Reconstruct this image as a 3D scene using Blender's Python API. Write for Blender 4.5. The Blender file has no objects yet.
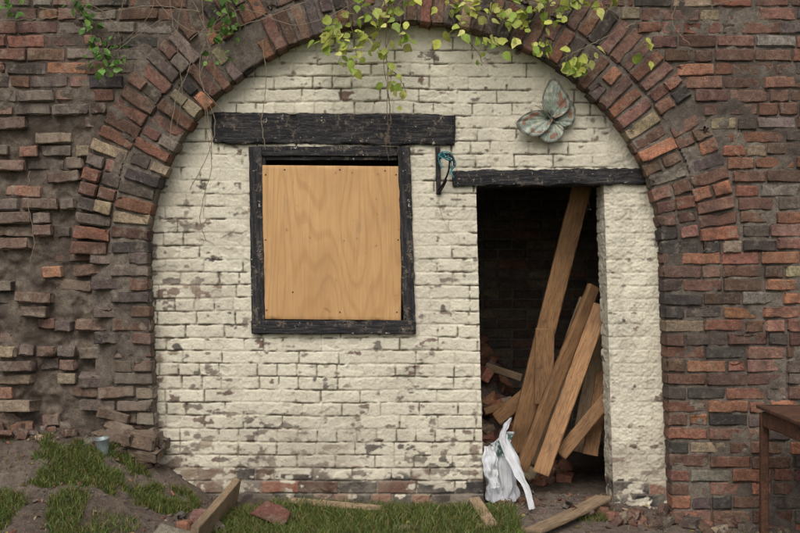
import bpy, math, numpy as np
from mathutils import Vector, Matrix
rng=np.random.default_rng(7)
scene=bpy.context.scene
CAMZ=1.6656; D=7.0
def P(px,py,y=0.0):
    s=(D+y)/D
    return np.array([(px-400)/160*s, y, CAMZ+(266.5-py)/160*s])
# ---------------------------------------------------------------- noise
def _h(x,y,z,seed):
    n=(x.astype(np.int64)*374761393+y.astype(np.int64)*668265263+z.astype(np.int64)*1274126177+int(seed)*974711)&0xffffffff
    n=((n^(n>>13))*1103515245)&0xffffffff
    n=((n^(n>>15))*2246822519)&0xffffffff
    n=n^(n>>16)
    return (n&0xffffff)/float(0xffffff)
def vn(p,seed=0):
    p=np.asarray(p,float); f=np.floor(p); t=p-f; t=t*t*(3-2*t); i=f.astype(np.int64)
    r=0
    for a in (0,1):
        for b in (0,1):
            for c in (0,1):
                w=(t[...,0] if a else 1-t[...,0])*(t[...,1] if b else 1-t[...,1])*(t[...,2] if c else 1-t[...,2])
                r=r+w*_h(i[...,0]+a,i[...,1]+b,i[...,2]+c,seed)
    return r
def fbm(p,o=3,seed=0):
    r=0;a=.5;s=0
    for k in range(o):
        r=r+a*vn(p*(2**k),seed+k*17); s+=a; a*=.5
    return r/s
def ss(a,b,x):
    t=np.clip((x-a)/(b-a),0,1); return t*t*(3-2*t)
def st(*a):
    a=np.broadcast_arrays(*a); return np.stack(a,-1)
# ---------------------------------------------------------------- mesh helpers
def mesh_obj(name,verts,faces,cols=None,mat=None,smooth=True,parent=None,attrs=None):
    verts=np.asarray(verts,np.float32).reshape(-1,3); faces=np.asarray(faces,np.int32)
    k=faces.shape[1]
    me=bpy.data.meshes.new(name)
    me.vertices.add(len(verts)); me.vertices.foreach_set('co',verts.ravel())
    me.loops.add(faces.size); me.loops.foreach_set('vertex_index',faces.ravel())
    me.polygons.add(len(faces)); me.polygons.foreach_set('loop_start',np.arange(0,faces.size,k,dtype=np.int32))
    me.update(calc_edges=True)
    if smooth: me.polygons.foreach_set('use_smooth',np.ones(len(faces),bool))
    if cols is not None:
        ca=me.color_attributes.new('Col','FLOAT_COLOR','POINT')
        c=np.ones((len(verts),4),np.float32); c[:,:3]=np.asarray(cols).reshape(-1,3); ca.data.foreach_set('color',c.ravel())
    if attrs:
        for n,v in attrs.items():
            at=me.attributes.new(n,'FLOAT','POINT'); at.data.foreach_set('value',np.asarray(v,np.float32).ravel())
    ob=bpy.data.objects.new(name,me); scene.collection.objects.link(ob)
    if mat: me.materials.append(mat)
    if parent: ob.parent=parent
    return ob
def empty(name,loc=(0,0,0)):
    e=bpy.data.objects.new(name,None); e.empty_display_size=.1; scene.collection.objects.link(e); return e
def grid_faces(R,C,mask=None):
    i=np.arange(R*C).reshape(R,C)
    f=np.stack([i[:-1,:-1],i[:-1,1:],i[1:,1:],i[1:,:-1]],-1)
    return f[mask] if mask is not None else f.reshape(-1,4)
_tc={}
def tmpl(nx,ny,nz):
    k=(nx,ny,nz)
    if k in _tc: return _tc[k]
    n=[nx+3,ny+3,nz+3]
    def ln(m):
        if m<3: return np.linspace(-1,1,m+1)
        e=.95 if m>=6 else .84
        return np.concatenate([[-1],np.linspace(-e,e,m-1),[1]])
    ts=[np.concatenate([[-1],ln(m),[1]]) for m in k]
    os_=[np.concatenate([[-1],np.zeros(m+1),[1]]) for m in k]
    ids={};T=[];O=[]
    def vid(i,j,l):
        q=(i,j,l)
        if q not in ids:
            ids[q]=len(T); T.append((ts[0][i],ts[1][j],ts[2][l])); O.append((os_[0][i],os_[1][j],os_[2][l]))
        return ids[q]
    F=[]
    for ax in range(3):
        a,b=(ax+1)%3,(ax+2)%3
        for side in (0,n[ax]-1):
            for u in range(n[a]-1):
                for v in range(n[b]-1):
                    q=[]
                    for du,dv in ((0,0),(1,0),(1,1),(0,1)):
                        c=[0,0,0]; c[ax]=side; c[a]=u+du; c[b]=v+dv; q.append(vid(*c))
                    if side==0: q=q[::-1]
                    F.append(q)
    T=np.array(T);O=np.array(O);F=np.array(F)
    N=O/np.linalg.norm(O,axis=1,keepdims=True)
    _tc[k]=(T,O,N,F); return _tc[k]
def bricks_mesh(C,H,R,col,res=(8,3,3),r=.006,amp=.003,chip=.05,cvar=.0):
    C=np.asarray(C);H=np.asarray(H);R=np.asarray(R);col=np.asarray(col)
    T,O,N,F=tmpl(*res); n=len(C); m=len(T)
    rr=np.minimum(r*np.ones(n),H.min(1)*.8)
    loc=T[None]*(H-rr[:,None])[:,None,:]+N[None]*rr[:,None,None]
    off=rng.uniform(0,500,(n,1,3))
    q=loc+off
    d=(fbm(q*14,2,3)-.5)*2*amp+(fbm(q*70,2,5)-.5)*2*amp*.55
    ed=(np.abs(O).sum(1)>=2).astype(float)[None]
    d=d-ed*np.maximum(0,fbm(q*22,2,9)-.55)*chip*2
    d=d-np.maximum(0,fbm(q*9,2,19)-.66)*chip
    loc=loc+N[None]*d[...,None]
    V=np.einsum('nij,nmj->nmi',R,loc)+C[:,None,:]
    Fa=F[None]+(np.arange(n)*m)[:,None,None]
    cc=np.repeat(col[:,None,:],m,1)
    if cvar: cc=cc*(1+cvar*(fbm(q*30,2,31)-.5)[...,None]*2)
    return V.reshape(-1,3),Fa.reshape(-1,4),cc.reshape(-1,3)
def rot(rx=0,ry=0,rz=0):
    return np.array((Matrix.Rotation(rz,3,'Z')@Matrix.Rotation(ry,3,'Y')@Matrix.Rotation(rx,3,'X')))
def tube(pts,rad,sides=6):
    pts=np.asarray(pts,float); n=len(pts); rad=np.ones(n)*rad
    V=[]
    t=np.gradient(pts,axis=0); t/=np.linalg.norm(t,axis=1,keepdims=True)+1e-9
    up=np.array([0.13,-1,.21])
    for i in range(n):
        a=np.cross(t[i],up)
        if np.linalg.norm(a)<1e-3: a=np.cross(t[i],[1,0,0])
        a/=np.linalg.norm(a); b=np.cross(t[i],a)
        for k in range(sides):
            an=2*math.pi*k/sides; V.append(pts[i]+rad[i]*(math.cos(an)*a+math.sin(an)*b))
    F=[]
    for i in range(n-1):
        for k in range(sides):
            k2=(k+1)%sides; F.append((i*sides+k,i*sides+k2,(i+1)*sides+k2,(i+1)*sides+k))
    return np.array(V),np.array(F)
def smooth_path(ctrl,n=24,jit=0):
    ctrl=np.asarray(ctrl,float); t=np.linspace(0,len(ctrl)-1,n)
    out=[]
    for u in t:
        i=min(int(u),len(ctrl)-2); f=u-i
        p0=ctrl[max(i-1,0)];p1=ctrl[i];p2=ctrl[i+1];p3=ctrl[min(i+2,len(ctrl)-1)]
        out.append(.5*((2*p1)+(-p0+p2)*f+(2*p0-5*p1+4*p2-p3)*f*f+(-p0+3*p1-3*p2+p3)*f**3))
    out=np.array(out)
    if jit: out+=rng.normal(0,jit,out.shape)
    return out
def merge(parts):
    V=[];F=[];C=[];o=0
    for p in parts:
        V.append(p[0]);F.append(p[1]+o);o+=len(p[0])
        if len(p)>2: C.append(p[2])
    return np.concatenate(V),np.concatenate(F),(np.concatenate(C) if C else None)
# ---------------------------------------------------------------- materials
class NT:
    def __init__(s,name):
        s.m=bpy.data.materials.new(name); s.m.use_nodes=True; s.t=s.m.node_tree; s.n=s.t.nodes; s.b=s.n['Principled BSDF']
        s.b.inputs['Roughness'].default_value=.85
        s.b.inputs['Specular IOR Level'].default_value=.25
    def N(s,t,**k):
        x=s.n.new(t)
        for a,v in k.items():
            if a in x.inputs.keys(): x.inputs[a].default_value=v
            else: setattr(x,a,v)
        return x
    def L(s,a,b): s.t.links.new(a,b)
    def coord(s,scale=(1,1,1),kind='Object'):
        c=s.N('ShaderNodeTexCoord'); m=s.N('ShaderNodeMapping'); m.inputs['Scale'].default_value=scale
        s.L(c.outputs[kind],m.inputs['Vector']); return m.outputs[0]
    def noise(s,scale,detail=6,rough=.6,vec=None,dist=0):
        x=s.N('ShaderNodeTexNoise'); x.inputs['Scale'].default_value=scale; x.inputs['Detail'].default_value=min(detail,4)
        x.inputs['Roughness'].default_value=rough; x.inputs['Distortion'].default_value=dist
        if vec is None: vec=s.coord()
        s.L(vec,x.inputs['Vector']); return x.outputs['Fac']
    def ramp(s,fac,stops):
        x=s.N('ShaderNodeValToRGB'); e=x.color_ramp.elements
        while len(e)<len(stops): e.new(.5)
        for i,(p,c) in enumerate(stops):
            e[i].position=p; e[i].color=(c,c,c,1) if not hasattr(c,'__len__') else (*c,1)
        s.L(fac,x.inputs[0]); return x.outputs[0]
    def mix(s,fac,a,b,mode='MIX'):
        x=s.N('ShaderNodeMix'); x.data_type='RGBA'; x.blend_type=mode
        for i,v in ((0,fac),(6,a),(7,b)):
            if isinstance(v,bpy.types.NodeSocket): s.L(v,x.inputs[i])
            elif hasattr(v,'__len__'): x.inputs[i].default_value=(*v,1)
            else: x.inputs[i].default_value=v
        return x.outputs[2]
    def attr(s,n='Col'):
        x=s.N('ShaderNodeAttribute'); x.attribute_name=n; return x.outputs['Color']
    def math(s,op,a,b=0):
        x=s.N('ShaderNodeMath',operation=op)
        for i,v in ((0,a),(1,b)):
            if isinstance(v,bpy.types.NodeSocket): s.L(v,x.inputs[i])
            else: x.inputs[i].default_value=v
        return x.outputs[0]
    def bump(s,h,strength=.5,dist=.01):
        x=s.N('ShaderNodeBump'); x.inputs['Strength'].default_value=strength; x.inputs['Distance'].default_value=dist
        s.L(h,x.inputs['Height']); s.L(x.outputs[0],s.b.inputs['Normal'])
    def color(s,c): s.L(c,s.b.inputs['Base Color'])
def mat_brick(name,dirt=1.0,lime=.5,streak=0):
    a=NT(name); c=a.attr()
    n1=a.noise(45,4,.7); n2=a.noise(6,4,.65); n3=a.noise(170,3,.7)
    c=a.mix(1,c,a.ramp(n1,[(.3,.6),(.7,1.4)]),'MULTIPLY')
    c=a.mix(1,c,a.ramp(n3,[(.3,.55),(.7,1.4)]),'MULTIPLY')
    c=a.mix(a.ramp(n2,[(.50,0),(.70,.7*dirt)]),c,(.042,.036,.032))
    c=a.mix(a.ramp(a.noise(2.1,4,.6),[(.38,0),(.66,.32)]),c,(.115,.085,.066))
    c=a.mix(a.ramp(a.noise(13,4,.75),[(.54,0),(.72,lime)]),c,(.31,.265,.205))
    if streak: c=a.mix(a.ramp(a.noise(1.6,4,.75,a.coord((2.2,2.2,1))),[(.52,0),(.68,streak)]),c,(.27,.225,.175))
    c=a.mix(a.ramp(n3,[(.28,.8),(.38,0)]),c,(.04,.03,.026))
    a.color(c); a.b.inputs['Roughness'].default_value=.92
    a.bump(a.math('ADD',n1,a.math('MULTIPLY',n3,.7)),.95,.008)
    return a.m
def mat_mortar(name,c1,c2,c3):
    a=NT(name); n1=a.noise(30,4,.7); n2=a.noise(3,4,.6); n3=a.noise(150,4,.7)
    c=a.mix(a.ramp(n1,[(.35,0),(.65,1)]),c1,c2)
    c=a.mix(a.ramp(n2,[(.42,0),(.62,.9)]),c,c3)
    c=a.mix(1,c,a.ramp(n3,[(.3,.6),(.7,1.3)]),'MULTIPLY')
    a.color(c); a.b.inputs['Roughness'].default_value=.95
    a.bump(a.math('ADD',n1,n3),.9,.008); return a.m
def mat_wood(name,c1,c2,dark=(.06,.035,.02),rough=.7,g=1.0):
    a=NT(name); v=a.coord((1.2*g,14,14)); v2=a.coord((5,110,110)); 
    n1=a.noise(2.2,4,.6,v,.6); n2=a.noise(2,4,.7,v2); n3=a.noise(3,4,.6)
    w=a.math('SINE',a.math('MULTIPLY',n1,38))
    c=a.mix(a.ramp(w,[(.1,0),(.95,1)]),c1,c2)
    c=a.mix(1,c,a.ramp(n2,[(.3,.68),(.7,1.2)]),'MULTIPLY')
    c=a.mix(a.ramp(n3,[(.45,0),(.75,.7)]),c,dark)
    c=a.mix(a.ramp(a.noise(25,4,.7),[(.62,0),(.72,.6)]),c,dark)
    oi=a.N('ShaderNodeObjectInfo')
    c=a.mix(1,c,a.ramp(oi.outputs['Random'],[(0,.7),(1,1.15)]),'MULTIPLY')
    a.color(c); a.b.inputs['Roughness'].default_value=rough
    a.bump(a.math('ADD',n2,a.math('MULTIPLY',w,.15)),.4,.004); return a.m
M_brick=mat_brick('red_brick',.9,.40)
M_brickL=mat_brick('weathered_brick',.9,.65,.0)
M_brickE=mat_brick('crumbling_brick',.9,.8,.6)
M_rub=mat_brick('rubble_brick',.6,.5)
M_mortar=mat_mortar('lime_mortar',(.13,.107,.084),(.24,.20,.16),(.085,.067,.055))
M_mortarL=mat_mortar('eroded_mortar',(.12,.093,.072),(.25,.205,.16),(.08,.06,.048))
M_wood=mat_wood('old_softwood',(.36,.20,.095),(.25,.13,.06),(.10,.06,.036))
M_woodd=mat_wood('weathered_softwood',(.34,.24,.15),(.23,.16,.098),(.11,.082,.058),.8)
def mat_black():
    a=NT('weathered_black_paint'); v=a.coord((2,30,30)); n=a.noise(2.5,4,.75,v,.3); n2=a.noise(14,4,.8); n3=a.noise(90,4,.7)
    c=a.mix(a.ramp(n,[(.45,0),(.72,1)]),(.017,.016,.018),(.085,.078,.072))
    c=a.mix(a.ramp(n2,[(.56,0),(.63,.8)]),c,(.16,.125,.095))
    c=a.mix(a.ramp(a.noise(20,4,.8),[(.64,0),(.67,.9)]),c,(.50,.46,.37))
    c=a.mix(1,c,a.ramp(n3,[(.3,.6),(.7,1.3)]),'MULTIPLY')
    a.color(c); a.b.inputs['Roughness'].default_value=.75; a.bump(a.math('ADD',n,a.math('MULTIPLY',n3,.3)),.8,.01); return a.m
M_black=mat_black()
def mat_ply():
    a=NT('plywood'); v=a.coord((3.6,3.6,.50)); n1=a.noise(1.0,1.2,.4,v,.25)
    w=a.math('SINE',a.math('MULTIPLY',n1,120))
    w2=a.noise(1,4,.7,a.coord((120,120,4)))
    c=a.mix(a.ramp(w,[(.2,0),(1,.75)]),(.59,.35,.155),(.49,.275,.115))
    c=a.mix(1,c,a.ramp(w2,[(.3,.84),(.7,1.1)]),'MULTIPLY')
    c=a.mix(a.ramp(a.noise(1.7,4,.6,a.coord((2,2,.8))),[(.38,0),(.70,.6)]),c,(.37,.20,.08))
    c=a.mix(a.ramp(a.noise(20,3,.6),[(.67,0),(.72,.6)]),c,(.25,.13,.055))
    c=a.mix(a.ramp(a.noise(6,4,.7,a.coord((1.6,1.6,.5))),[(.58,0),(.72,.4)]),c,(.30,.19,.11))
    a.color(c); a.b.inputs['Roughness'].default_value=.6; a.bump(w2,.2,.002); return a.m
M_ply=mat_ply()
def mat_paint():
    a=NT('cream_masonry_paint'); c=a.attr()
    n1=a.noise(120,4,.7); n2=a.noise(35,4,.7); n3=a.noise(5,4,.6)
    c=a.mix(1,c,a.ramp(n2,[(.3,.86),(.7,1.06)]),'MULTIPLY')
    c=a.mix(a.ramp(n3,[(.4,0),(.7,.35)]),c,(.57,.50,.375))
    c=a.mix(a.ramp(a.noise(75,4,.8),[(.62,0),(.68,.65)]),c,(.25,.21,.165))
    a.color(c); a.b.inputs['Roughness'].default_value=.7
    a.bump(a.math('ADD',n1,a.math('MULTIPLY',n2,1.2)),.65,.006); return a.m
M_paint=mat_paint()
def mat_attr(name,rough=.6,trans=0,var=(.75,1.2),scale=40):
    a=NT(name); c=a.mix(1,a.attr(),a.ramp(a.noise(scale,3,.6),[(.3,var[0]),(.7,var[1])]),'MULTIPLY'); a.color(c)
    a.b.inputs['Roughness'].default_value=rough
    if trans:
        t=a.N('ShaderNodeBsdfTranslucent'); a.L(c,t.inputs[0]); mx=a.N('ShaderNodeMixShader'); mx.inputs[0].default_value=trans
        a.L(a.b.outputs[0],mx.inputs[1]); a.L(t.outputs[0],mx.inputs[2]); a.L(mx.outputs[0],a.n['Material Output'].inputs[0])
    return a.m
M_leaf=mat_attr('leaf',.5,.35); M_grass=mat_attr('grass_blade',.6,.3); M_twig=mat_attr('twig',.85)
def mat_ground():
    a=NT('soil'); n1=a.noise(1.7,4,.6); n2=a.noise(22,4,.75); n3=a.noise(120,4,.7)
    c=a.mix(a.ramp(n1,[(.35,0),(.65,1)]),(.125,.094,.072),(.205,.162,.128))
    c=a.mix(1,c,a.ramp(n2,[(.3,.5),(.7,1.4)]),'MULTIPLY'); c=a.mix(1,c,a.ramp(n3,[(.3,.6),(.7,1.35)]),'MULTIPLY')
    ge=a.N('ShaderNodeAttribute'); ge.attribute_name='turf'
    c=a.mix(ge.outputs['Fac'],c,a.mix(a.ramp(n2,[(.35,0),(.65,1)]),(.035,.06,.015),(.08,.10,.03)))
    a.color(c); a.b.inputs['Roughness'].default_value=.95; a.bump(a.math('ADD',n2,n3),1,.015); return a.m
M_ground=mat_ground()
def mat_rust():
    a=NT('rusty_steel'); n=a.noise(14,4,.7); n2=a.noise(80,4,.7)
    c=a.mix(a.ramp(n,[(.35,0),(.65,1)]),(.065,.038,.028),(.14,.065,.038)); c=a.mix(1,c,a.ramp(n2,[(.3,.6),(.7,1.4)]),'MULTIPLY')
    a.color(c); a.b.inputs['Metallic'].default_value=.2; a.b.inputs['Roughness'].default_value=.8; a.bump(n2,.5,.004); return a.m
M_rust=mat_rust()

# ---------------------------------------------------------------- arch geometry
CX,A,ZS,B=.03,1.574,1.736,1.427; RL=.235; T=2*RL+.02
YF=-.14
def xl(z): return CX-A+.05*np.maximum(0,ZS-z)/1.3
def xr(z): return CX+A+.05*np.maximum(0,ZS-z)/1.3
def erode(x,z):
    x=np.asarray(x,float);z=np.asarray(z,float)
    e=ss(-1.70,-1.98,x)*ss(2.85,2.2,z)
    e=e*(.35+1.05*fbm(st(x*2.2,z*2.2,0*x),3,77))
    e=np.maximum(e,ss(-1.42,-1.66,x)*ss(1.15,.60,z)*(.6+.8*vn(st(x*5,z*5,0*x),78)))
    return np.clip(e,0,1)
def yface(x,z):
    x=np.asarray(x,float);z=np.asarray(z,float)
    y=YF+.022*(fbm(st(x*1.3,z*1.3,0*x+3),2,55)-.5)*2
    y=y-.10*ss(1.9,3.0,x)*ss(3.2,1.0,z)
    return y+.11*erode(x,z)
PAL=np.array([[.140,.080,.058],[.225,.102,.067],[.31,.138,.080],[.105,.080,.070],[.050,.044,.041],[.31,.235,.155],[.20,.16,.13],[.18,.094,.068]])
def bcol(n,w):
    w=np.array(w,float);w/=w.sum(); i=rng.choice(len(PAL),n,p=w)
    c=PAL[i]*rng.lognormal(0,.22,(n,1))*rng.uniform(.93,1.07,(n,3)); return c
WR=[5,4,2,2.5,1.6,.6,1.2,5]; WL=[5,2.2,1.1,2.5,1.2,1.8,3,4]
PH=.083; BH=.0725
left=[];right=[];left_lo=[];right_lo=[]
z=-.15;row=0
while z<4.35:
    zc=z+PH/2
    for side in (-1,1):
        if zc<ZS: x=xl(zc) if side<0 else xr(zc)
        else:
            q=(zc-ZS)/(B+T)
            x=CX+side*((A+T+.005)*math.sqrt(1-q*q) if q<1 else 0)
        x=float(x); first=True
        lim=5.2
        while abs(x)<lim:
            if first:
                L=(.235 if row%2 else .115) if zc<ZS else rng.uniform(.08,.24)
            else:
                L=.235*rng.uniform(.95,1.03) if rng.random()>.30 else .112
            first=False
            g=.010
            xc=x+side*(L/2+g*.3)
            x+=side*(L+g)
            e=float(erode(xc,zc))
            inview=abs(xc)<2.75 and zc<3.5
            if e>.3 and rng.random()<.22*e*2: continue
            if e>.3 and rng.random()<.3: L*=rng.uniform(.5,.9)
            wob=.014*(float(vn(np.array([xc*1.1,zc*1.1,1.]),60))-.5)
            y=float(yface(xc,zc))
            jy=rng.normal(0,.005)+e*rng.normal(0,.036)
            tilt=.012+.065*e
            R=rot(rng.normal(0,tilt),rng.normal(0,tilt*.8),rng.normal(0,tilt*1.2))
            hh=BH/2*rng.uniform(.90,1.05)*(1-.14*e*rng.random())
            w=WL if side<0 else WR
            col=bcol(1,w)[0]
            if side<0 and e>.2: col=col*.72+np.array([.185,.148,.118])*.36
            Dp=.10
            item=((xc,y+Dp+jy,zc+wob+rng.normal(0,.0025)),(L/2*(1-.1*e*rng.random()),Dp,hh),R,col)
            (left if inview and side<0 else right if inview else left_lo if side<0 else right_lo).append(item)
    z+=PH;row+=1
def unpack(l): return [np.array([i[k] for i in l]) for k in range(4)]
def build_wall(hi,lo,name,mt,ch):
    parts=[]
    parts.append(bricks_mesh(*unpack(hi),res=(9,1,4),r=.0055,amp=.0046,chip=ch,cvar=.4))
    parts.append(bricks_mesh(*unpack(lo),res=(3,1,1),r=.006,amp=.003,chip=.03,cvar=.2))
    V,F,Cc=merge(parts)
    root=empty(name)
    mesh_obj('bricks',V,F,Cc,mt,parent=root)
    return root
WLr=build_wall(left,left_lo,'brick_wall',M_brickE,.13)
WRr=build_wall(right,right_lo,'brick_wall',M_brick,.11)
def nonuni(a,b,c,d,f,co): return np.unique(np.round(np.concatenate([np.arange(a,b,co),np.arange(b,c,f),np.arange(c,d+co,co)]),4))
zs=nonuni(-.2,0,3.45,4.36,.011,.05)
for sgn,root,mm in ((-1,WLr,M_mortarL),(1,WRr,M_mortar)):
    xs=nonuni(-5.2,-2.75,.031,.031,.011,.06) if sgn<0 else nonuni(.03,.03,2.75,5.2,.011,.06)
    X,Z=np.meshgrid(xs,zs)
    e=erode(X,Z)
    Y=yface(X,Z)+.011+.024*e+.010*(fbm(st(X*26,Z*26,0*X),3,21)-.5)*2
    Y-=.022*np.maximum(0,fbm(st(X*7,Z*7,0*X),3,22)-.54)*2
    Y+=e*.12*np.maximum(0,fbm(st(X*12,Z*12,0*X),3,29)-.45)
    xc=(X[:-1,:-1]+X[1:,1:])/2; zc=(Z[:-1,:-1]+Z[1:,1:])/2; m=.26
    ins=np.where(zc>ZS,((xc-CX)/(A+m))**2+((zc-ZS)/(B+m))**2<1,(xc>xl(zc)-m)&(xc<xr(zc)+m))
    mesh_obj('mortar',st(X,Y,Z),grid_faces(*X.shape,mask=~ins),None,mm,parent=root)
def ell(th):
    x=CX-A*np.cos(th); zz=ZS+B*np.sin(th); nx=-np.cos(th)/A; nz=np.sin(th)/B; l=np.hypot(nx,nz); return x,zz,nx/l,nz/l
thd=np.linspace(0,math.pi,4000)
ring=[]
for k in range(2):
    off=k*(RL+.010)
    x0,z0,nx,nz=ell(thd); mx=x0+nx*(off+.06); mz=z0+nz*(off+.06)
    s=np.concatenate([[0],np.cumsum(np.hypot(np.diff(mx),np.diff(mz)))])
    n=int(s[-1]/.0835)
    for i in range(n):
        th=np.interp((i+.5)*s[-1]/n,s,thd)
        x,zz,ax,az=ell(th)
        ang=math.atan2(az,ax)+rng.normal(0,.024)
        R=np.array(Matrix.Rotation(-ang,3,'Y'))@rot(rng.normal(0,.02),0,rng.normal(0,.025))
        segs=[(0,RL)] if rng.random()<.62 else ([(0,.113),(.122,RL)])
        for a0,a1 in segs:
            r0=off+(a0+a1)/2+rng.normal(0,.005)
            xx=x+ax*r0; z2=zz+az*r0
            lf=xx<CX
            col=bcol(1,[5,2.5,1.4,2.5,1.6,2.4,2.6,4] if lf else [5,3,1.3,2.8,2.0,1.0,1.4,5])[0]
            y=float(yface(xx,z2)); Dp=.115
            y=min(y,YF+.02)
            ring.append(((xx,y-.003+Dp+rng.normal(0,.006)*(1.8 if lf else 1),z2),((a1-a0)/2*rng.uniform(.93,1),Dp,BH/2*rng.uniform(.86,1.04)*(1+.07*k)),R,col))
V,F,Cc=bricks_mesh(*unpack(ring),res=(9,3,4),r=.006,amp=.005,chip=.13,cvar=.4)
arch=empty('brick_arch'); mesh_obj('voussoirs',V,F,Cc,M_brickL,parent=arch)
zz1=np.arange(-.15,ZS,.012); t2=np.linspace(0,math.pi,380)
ex,ez,enx,enz=ell(t2)
bx=np.concatenate([xl(zz1),ex,xr(zz1)[::-1]]); bz=np.concatenate([zz1,ez,zz1[::-1]])
bnx=np.concatenate([-np.ones_like(zz1),enx,np.ones_like(zz1)]); bnz=np.concatenate([0*zz1,enz,0*zz1])
rows=[]
for y in np.linspace(.22,YF+.03,14):
    rows.append(st(bx+bnx*.012,0*bx+y,bz+bnz*.012)+0)
for sidx in np.arange(.014,.38,.011):
    x=bx+bnx*sidx; zq=bz+bnz*sidx; rows.append(st(x,yface(x,zq)+.012+(.0 if sidx<.24 else .005),zq))
G=np.stack(rows); nn=(fbm(G*26,3,41)-.5)*2
G[:14]-= (nn[:14]*.006)[...,None]*st(bnx,0*bnx,bnz)[None]
G[14:,:,1]+=nn[14:]*.010
mesh_obj('ring_mortar',G,grid_faces(*G.shape[:2]),None,M_mortar,parent=arch)

# ---------------------------------------------------------------- painted infill wall
def pattern(u,z,seed):
    uu=u+.010*(fbm(st(u*5,z*5,0*u),2,seed)-.5); zz=z+.018*(fbm(st(u*2.2,z*4,0*u),2,seed+1)-.5)+.008*(fbm(st(u*14,z*14,0*u),2,seed+2)-.5)
    ph=.0815; rr=np.floor(zz/ph); v=zz-rr*ph
    kind=_h(rr.astype(np.int64),rr.astype(np.int64)*0,rr.astype(np.int64)*0,seed)
    hd=(rr.astype(int)%5==2)
    L=np.where(hd,.123,.243)
    o=kind*.06+np.where(rr.astype(int)%2==0,0,.12)
    w=(uu+o)/L; wi=np.floor(w); t=(w-wi)*L
    spl=_h(wi.astype(np.int64),rr.astype(np.int64),wi.astype(np.int64)*0,seed+9)
    half=(spl<.16)&(~hd); t2=np.where(half,np.mod(t,L/2),t); L2=np.where(half,L/2,L)
    sub=np.where(half,np.floor(t/(L/2)),0)
    d=np.minimum(np.minimum(t2,L2-t2),np.minimum(v,ph-v))
    rid=_h(wi.astype(np.int64)*2+sub.astype(np.int64),rr.astype(np.int64),wi.astype(np.int64)*0+5,seed+11)
    rid2=_h(wi.astype(np.int64)*2+sub.astype(np.int64),rr.astype(np.int64),wi.astype(np.int64)*0+8,seed+13)
    return d,rid,rid2
def wallheight(u,z,seed=100):
    d,rid,rid2=pattern(u,z,seed)
    dn=d+.009*(fbm(st(u*30,z*30,0*u),3,61)-.5)
    pier=ss(1.26,1.32,u)          # thickly rendered door pier
    fill=fbm(st(u*1.8,z*1.8,0*u),3,63)
    rel=.0060*(.35+1.1*ss(.38,.62,fill))*(1-.6*pier)
    h=ss(.001,.010,dn)*rel
    h=h+(rid-.5)*.0048*(1-.7*pier)
    h=h+.0036*(1+.6*pier)*(fbm(st(u*20,z*20,0*u),3,65)-.5)*2+.0022*(1+.9*pier)*(fbm(st(u*85,z*85,0*u),2,66)-.5)*2
    h=h+pier*.012*(fbm(st(u*5,z*5,0*u),2,69)-.5)
    pit=fbm(st(u*8,z*12,0*u),3,67)
    deep=(1-ss(.0,.006,dn))*ss(.49,.59,pit)*(1-.85*pier)
    h=h-.016*deep
    spall=ss(.68,.71,fbm(st(u*7,z*10,0*u),3,68))
    h=h-.0040*spall
    return h,dn,rid,rid2,deep,spall
def paintcol(u,z,dn,rid,rid2,deep,spall,lo):
    cream=np.array([.72,.665,.525]); cream2=np.array([.65,.595,.47])
    pier=ss(1.26,1.32,u)
    k=ss(.3,.7,fbm(st(u*1.7,z*1.7,0*u),3,70))[...,None]
    c=cream*(1-k)+cream2*k
    c=c*(1+.06*(rid2-.5)[...,None]*2)
    zone=np.clip(.34+.75*ss(-.6,-1.5,u)*ss(2.7,2.0,z)+.8*ss(1.15,.4,z),0,1.3)
    grime=(1-ss(.0,.007,dn))*ss(.34,.60,fbm(st(u*3.2,z*3.2,0*u),4,71))*(1-.6*pier)
    g=np.clip(grime*zone,0,1)[...,None]*.75
    c=c*(1-g)+np.array([.26,.215,.165])*g
    ws=(ss(.48,.72,fbm(st(u*4.5,z*8,0*u),4,76))*np.clip(zone-.22,0,1))[...,None]*.45
    c=c*(1-ws)+np.array([.38,.325,.25])*ws
    # vertical run-off streaks
    sk=(ss(.55,.72,fbm(st(u*16,z*1.3,0*u),3,79))*ss(.4,.6,fbm(st(u*2,z*2,0*u),3,81)))[...,None]*.22
    c=c*(1-sk)+np.array([.40,.36,.29])*sk
    dk=np.clip(deep,0,1)[...,None]*.85; c=c*(1-dk)+np.array([.085,.067,.052])*dk
    c=c*(1-.12*spall[...,None])
    thr=.085*ss(-.8,-1.55,u)*ss(2.6,1.8,z)+.12*ss(1.0,.45,z)-.07-.035*pier
    f0=fbm(st(u*15,z*24,0*u),4,72)+thr
    fl=ss(.63,.655,f0)[...,None]
    bare=np.array([.38,.335,.27]); c=c*(1-fl*.8)+bare*fl*.8
    f2=ss(.67,.69,f0)[...,None]; bb=PAL[np.array([0,7,3,6,5,0,6,4])][(rid2*7.99).astype(int)]*.9
    c=c*(1-f2*.85)+bb*f2*.85
    bi=(rid2*7.99).astype(int)
    red=PAL[np.array([0,1,3,4,7,4,6,4])][bi]*(.7+.5*rid[...,None])
    mort=np.array([.19,.16,.125]); j=ss(.002,.008,dn)[...,None]; bc=mort*(1-j)+red*j
    m=ss(-.015,.015,lo-z+.10*(fbm(st(u*6,z*9,0*u),4,73)-.5)*2+.08*(rid-.5))
    m=(m*(1-.9*ss(.60,.64,fbm(st(u*13,z*17,0*u),3,88))))[...,None]
    c=c*(1-m)+bc*m
    dm=(ss(lo+.5,lo,z)*ss(.38,.62,fbm(st(u*2.5,z*6,0*u),4,74)))[...,None]*.5*(1-m)
    c=c*(1-dm)+np.array([.31,.265,.205])*dm
    return c
xs=np.arange(-1.70,1.82,.005); zs2=np.arange(-.05,3.25,.005)
X0,Z=np.meshgrid(xs,zs2)
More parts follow.
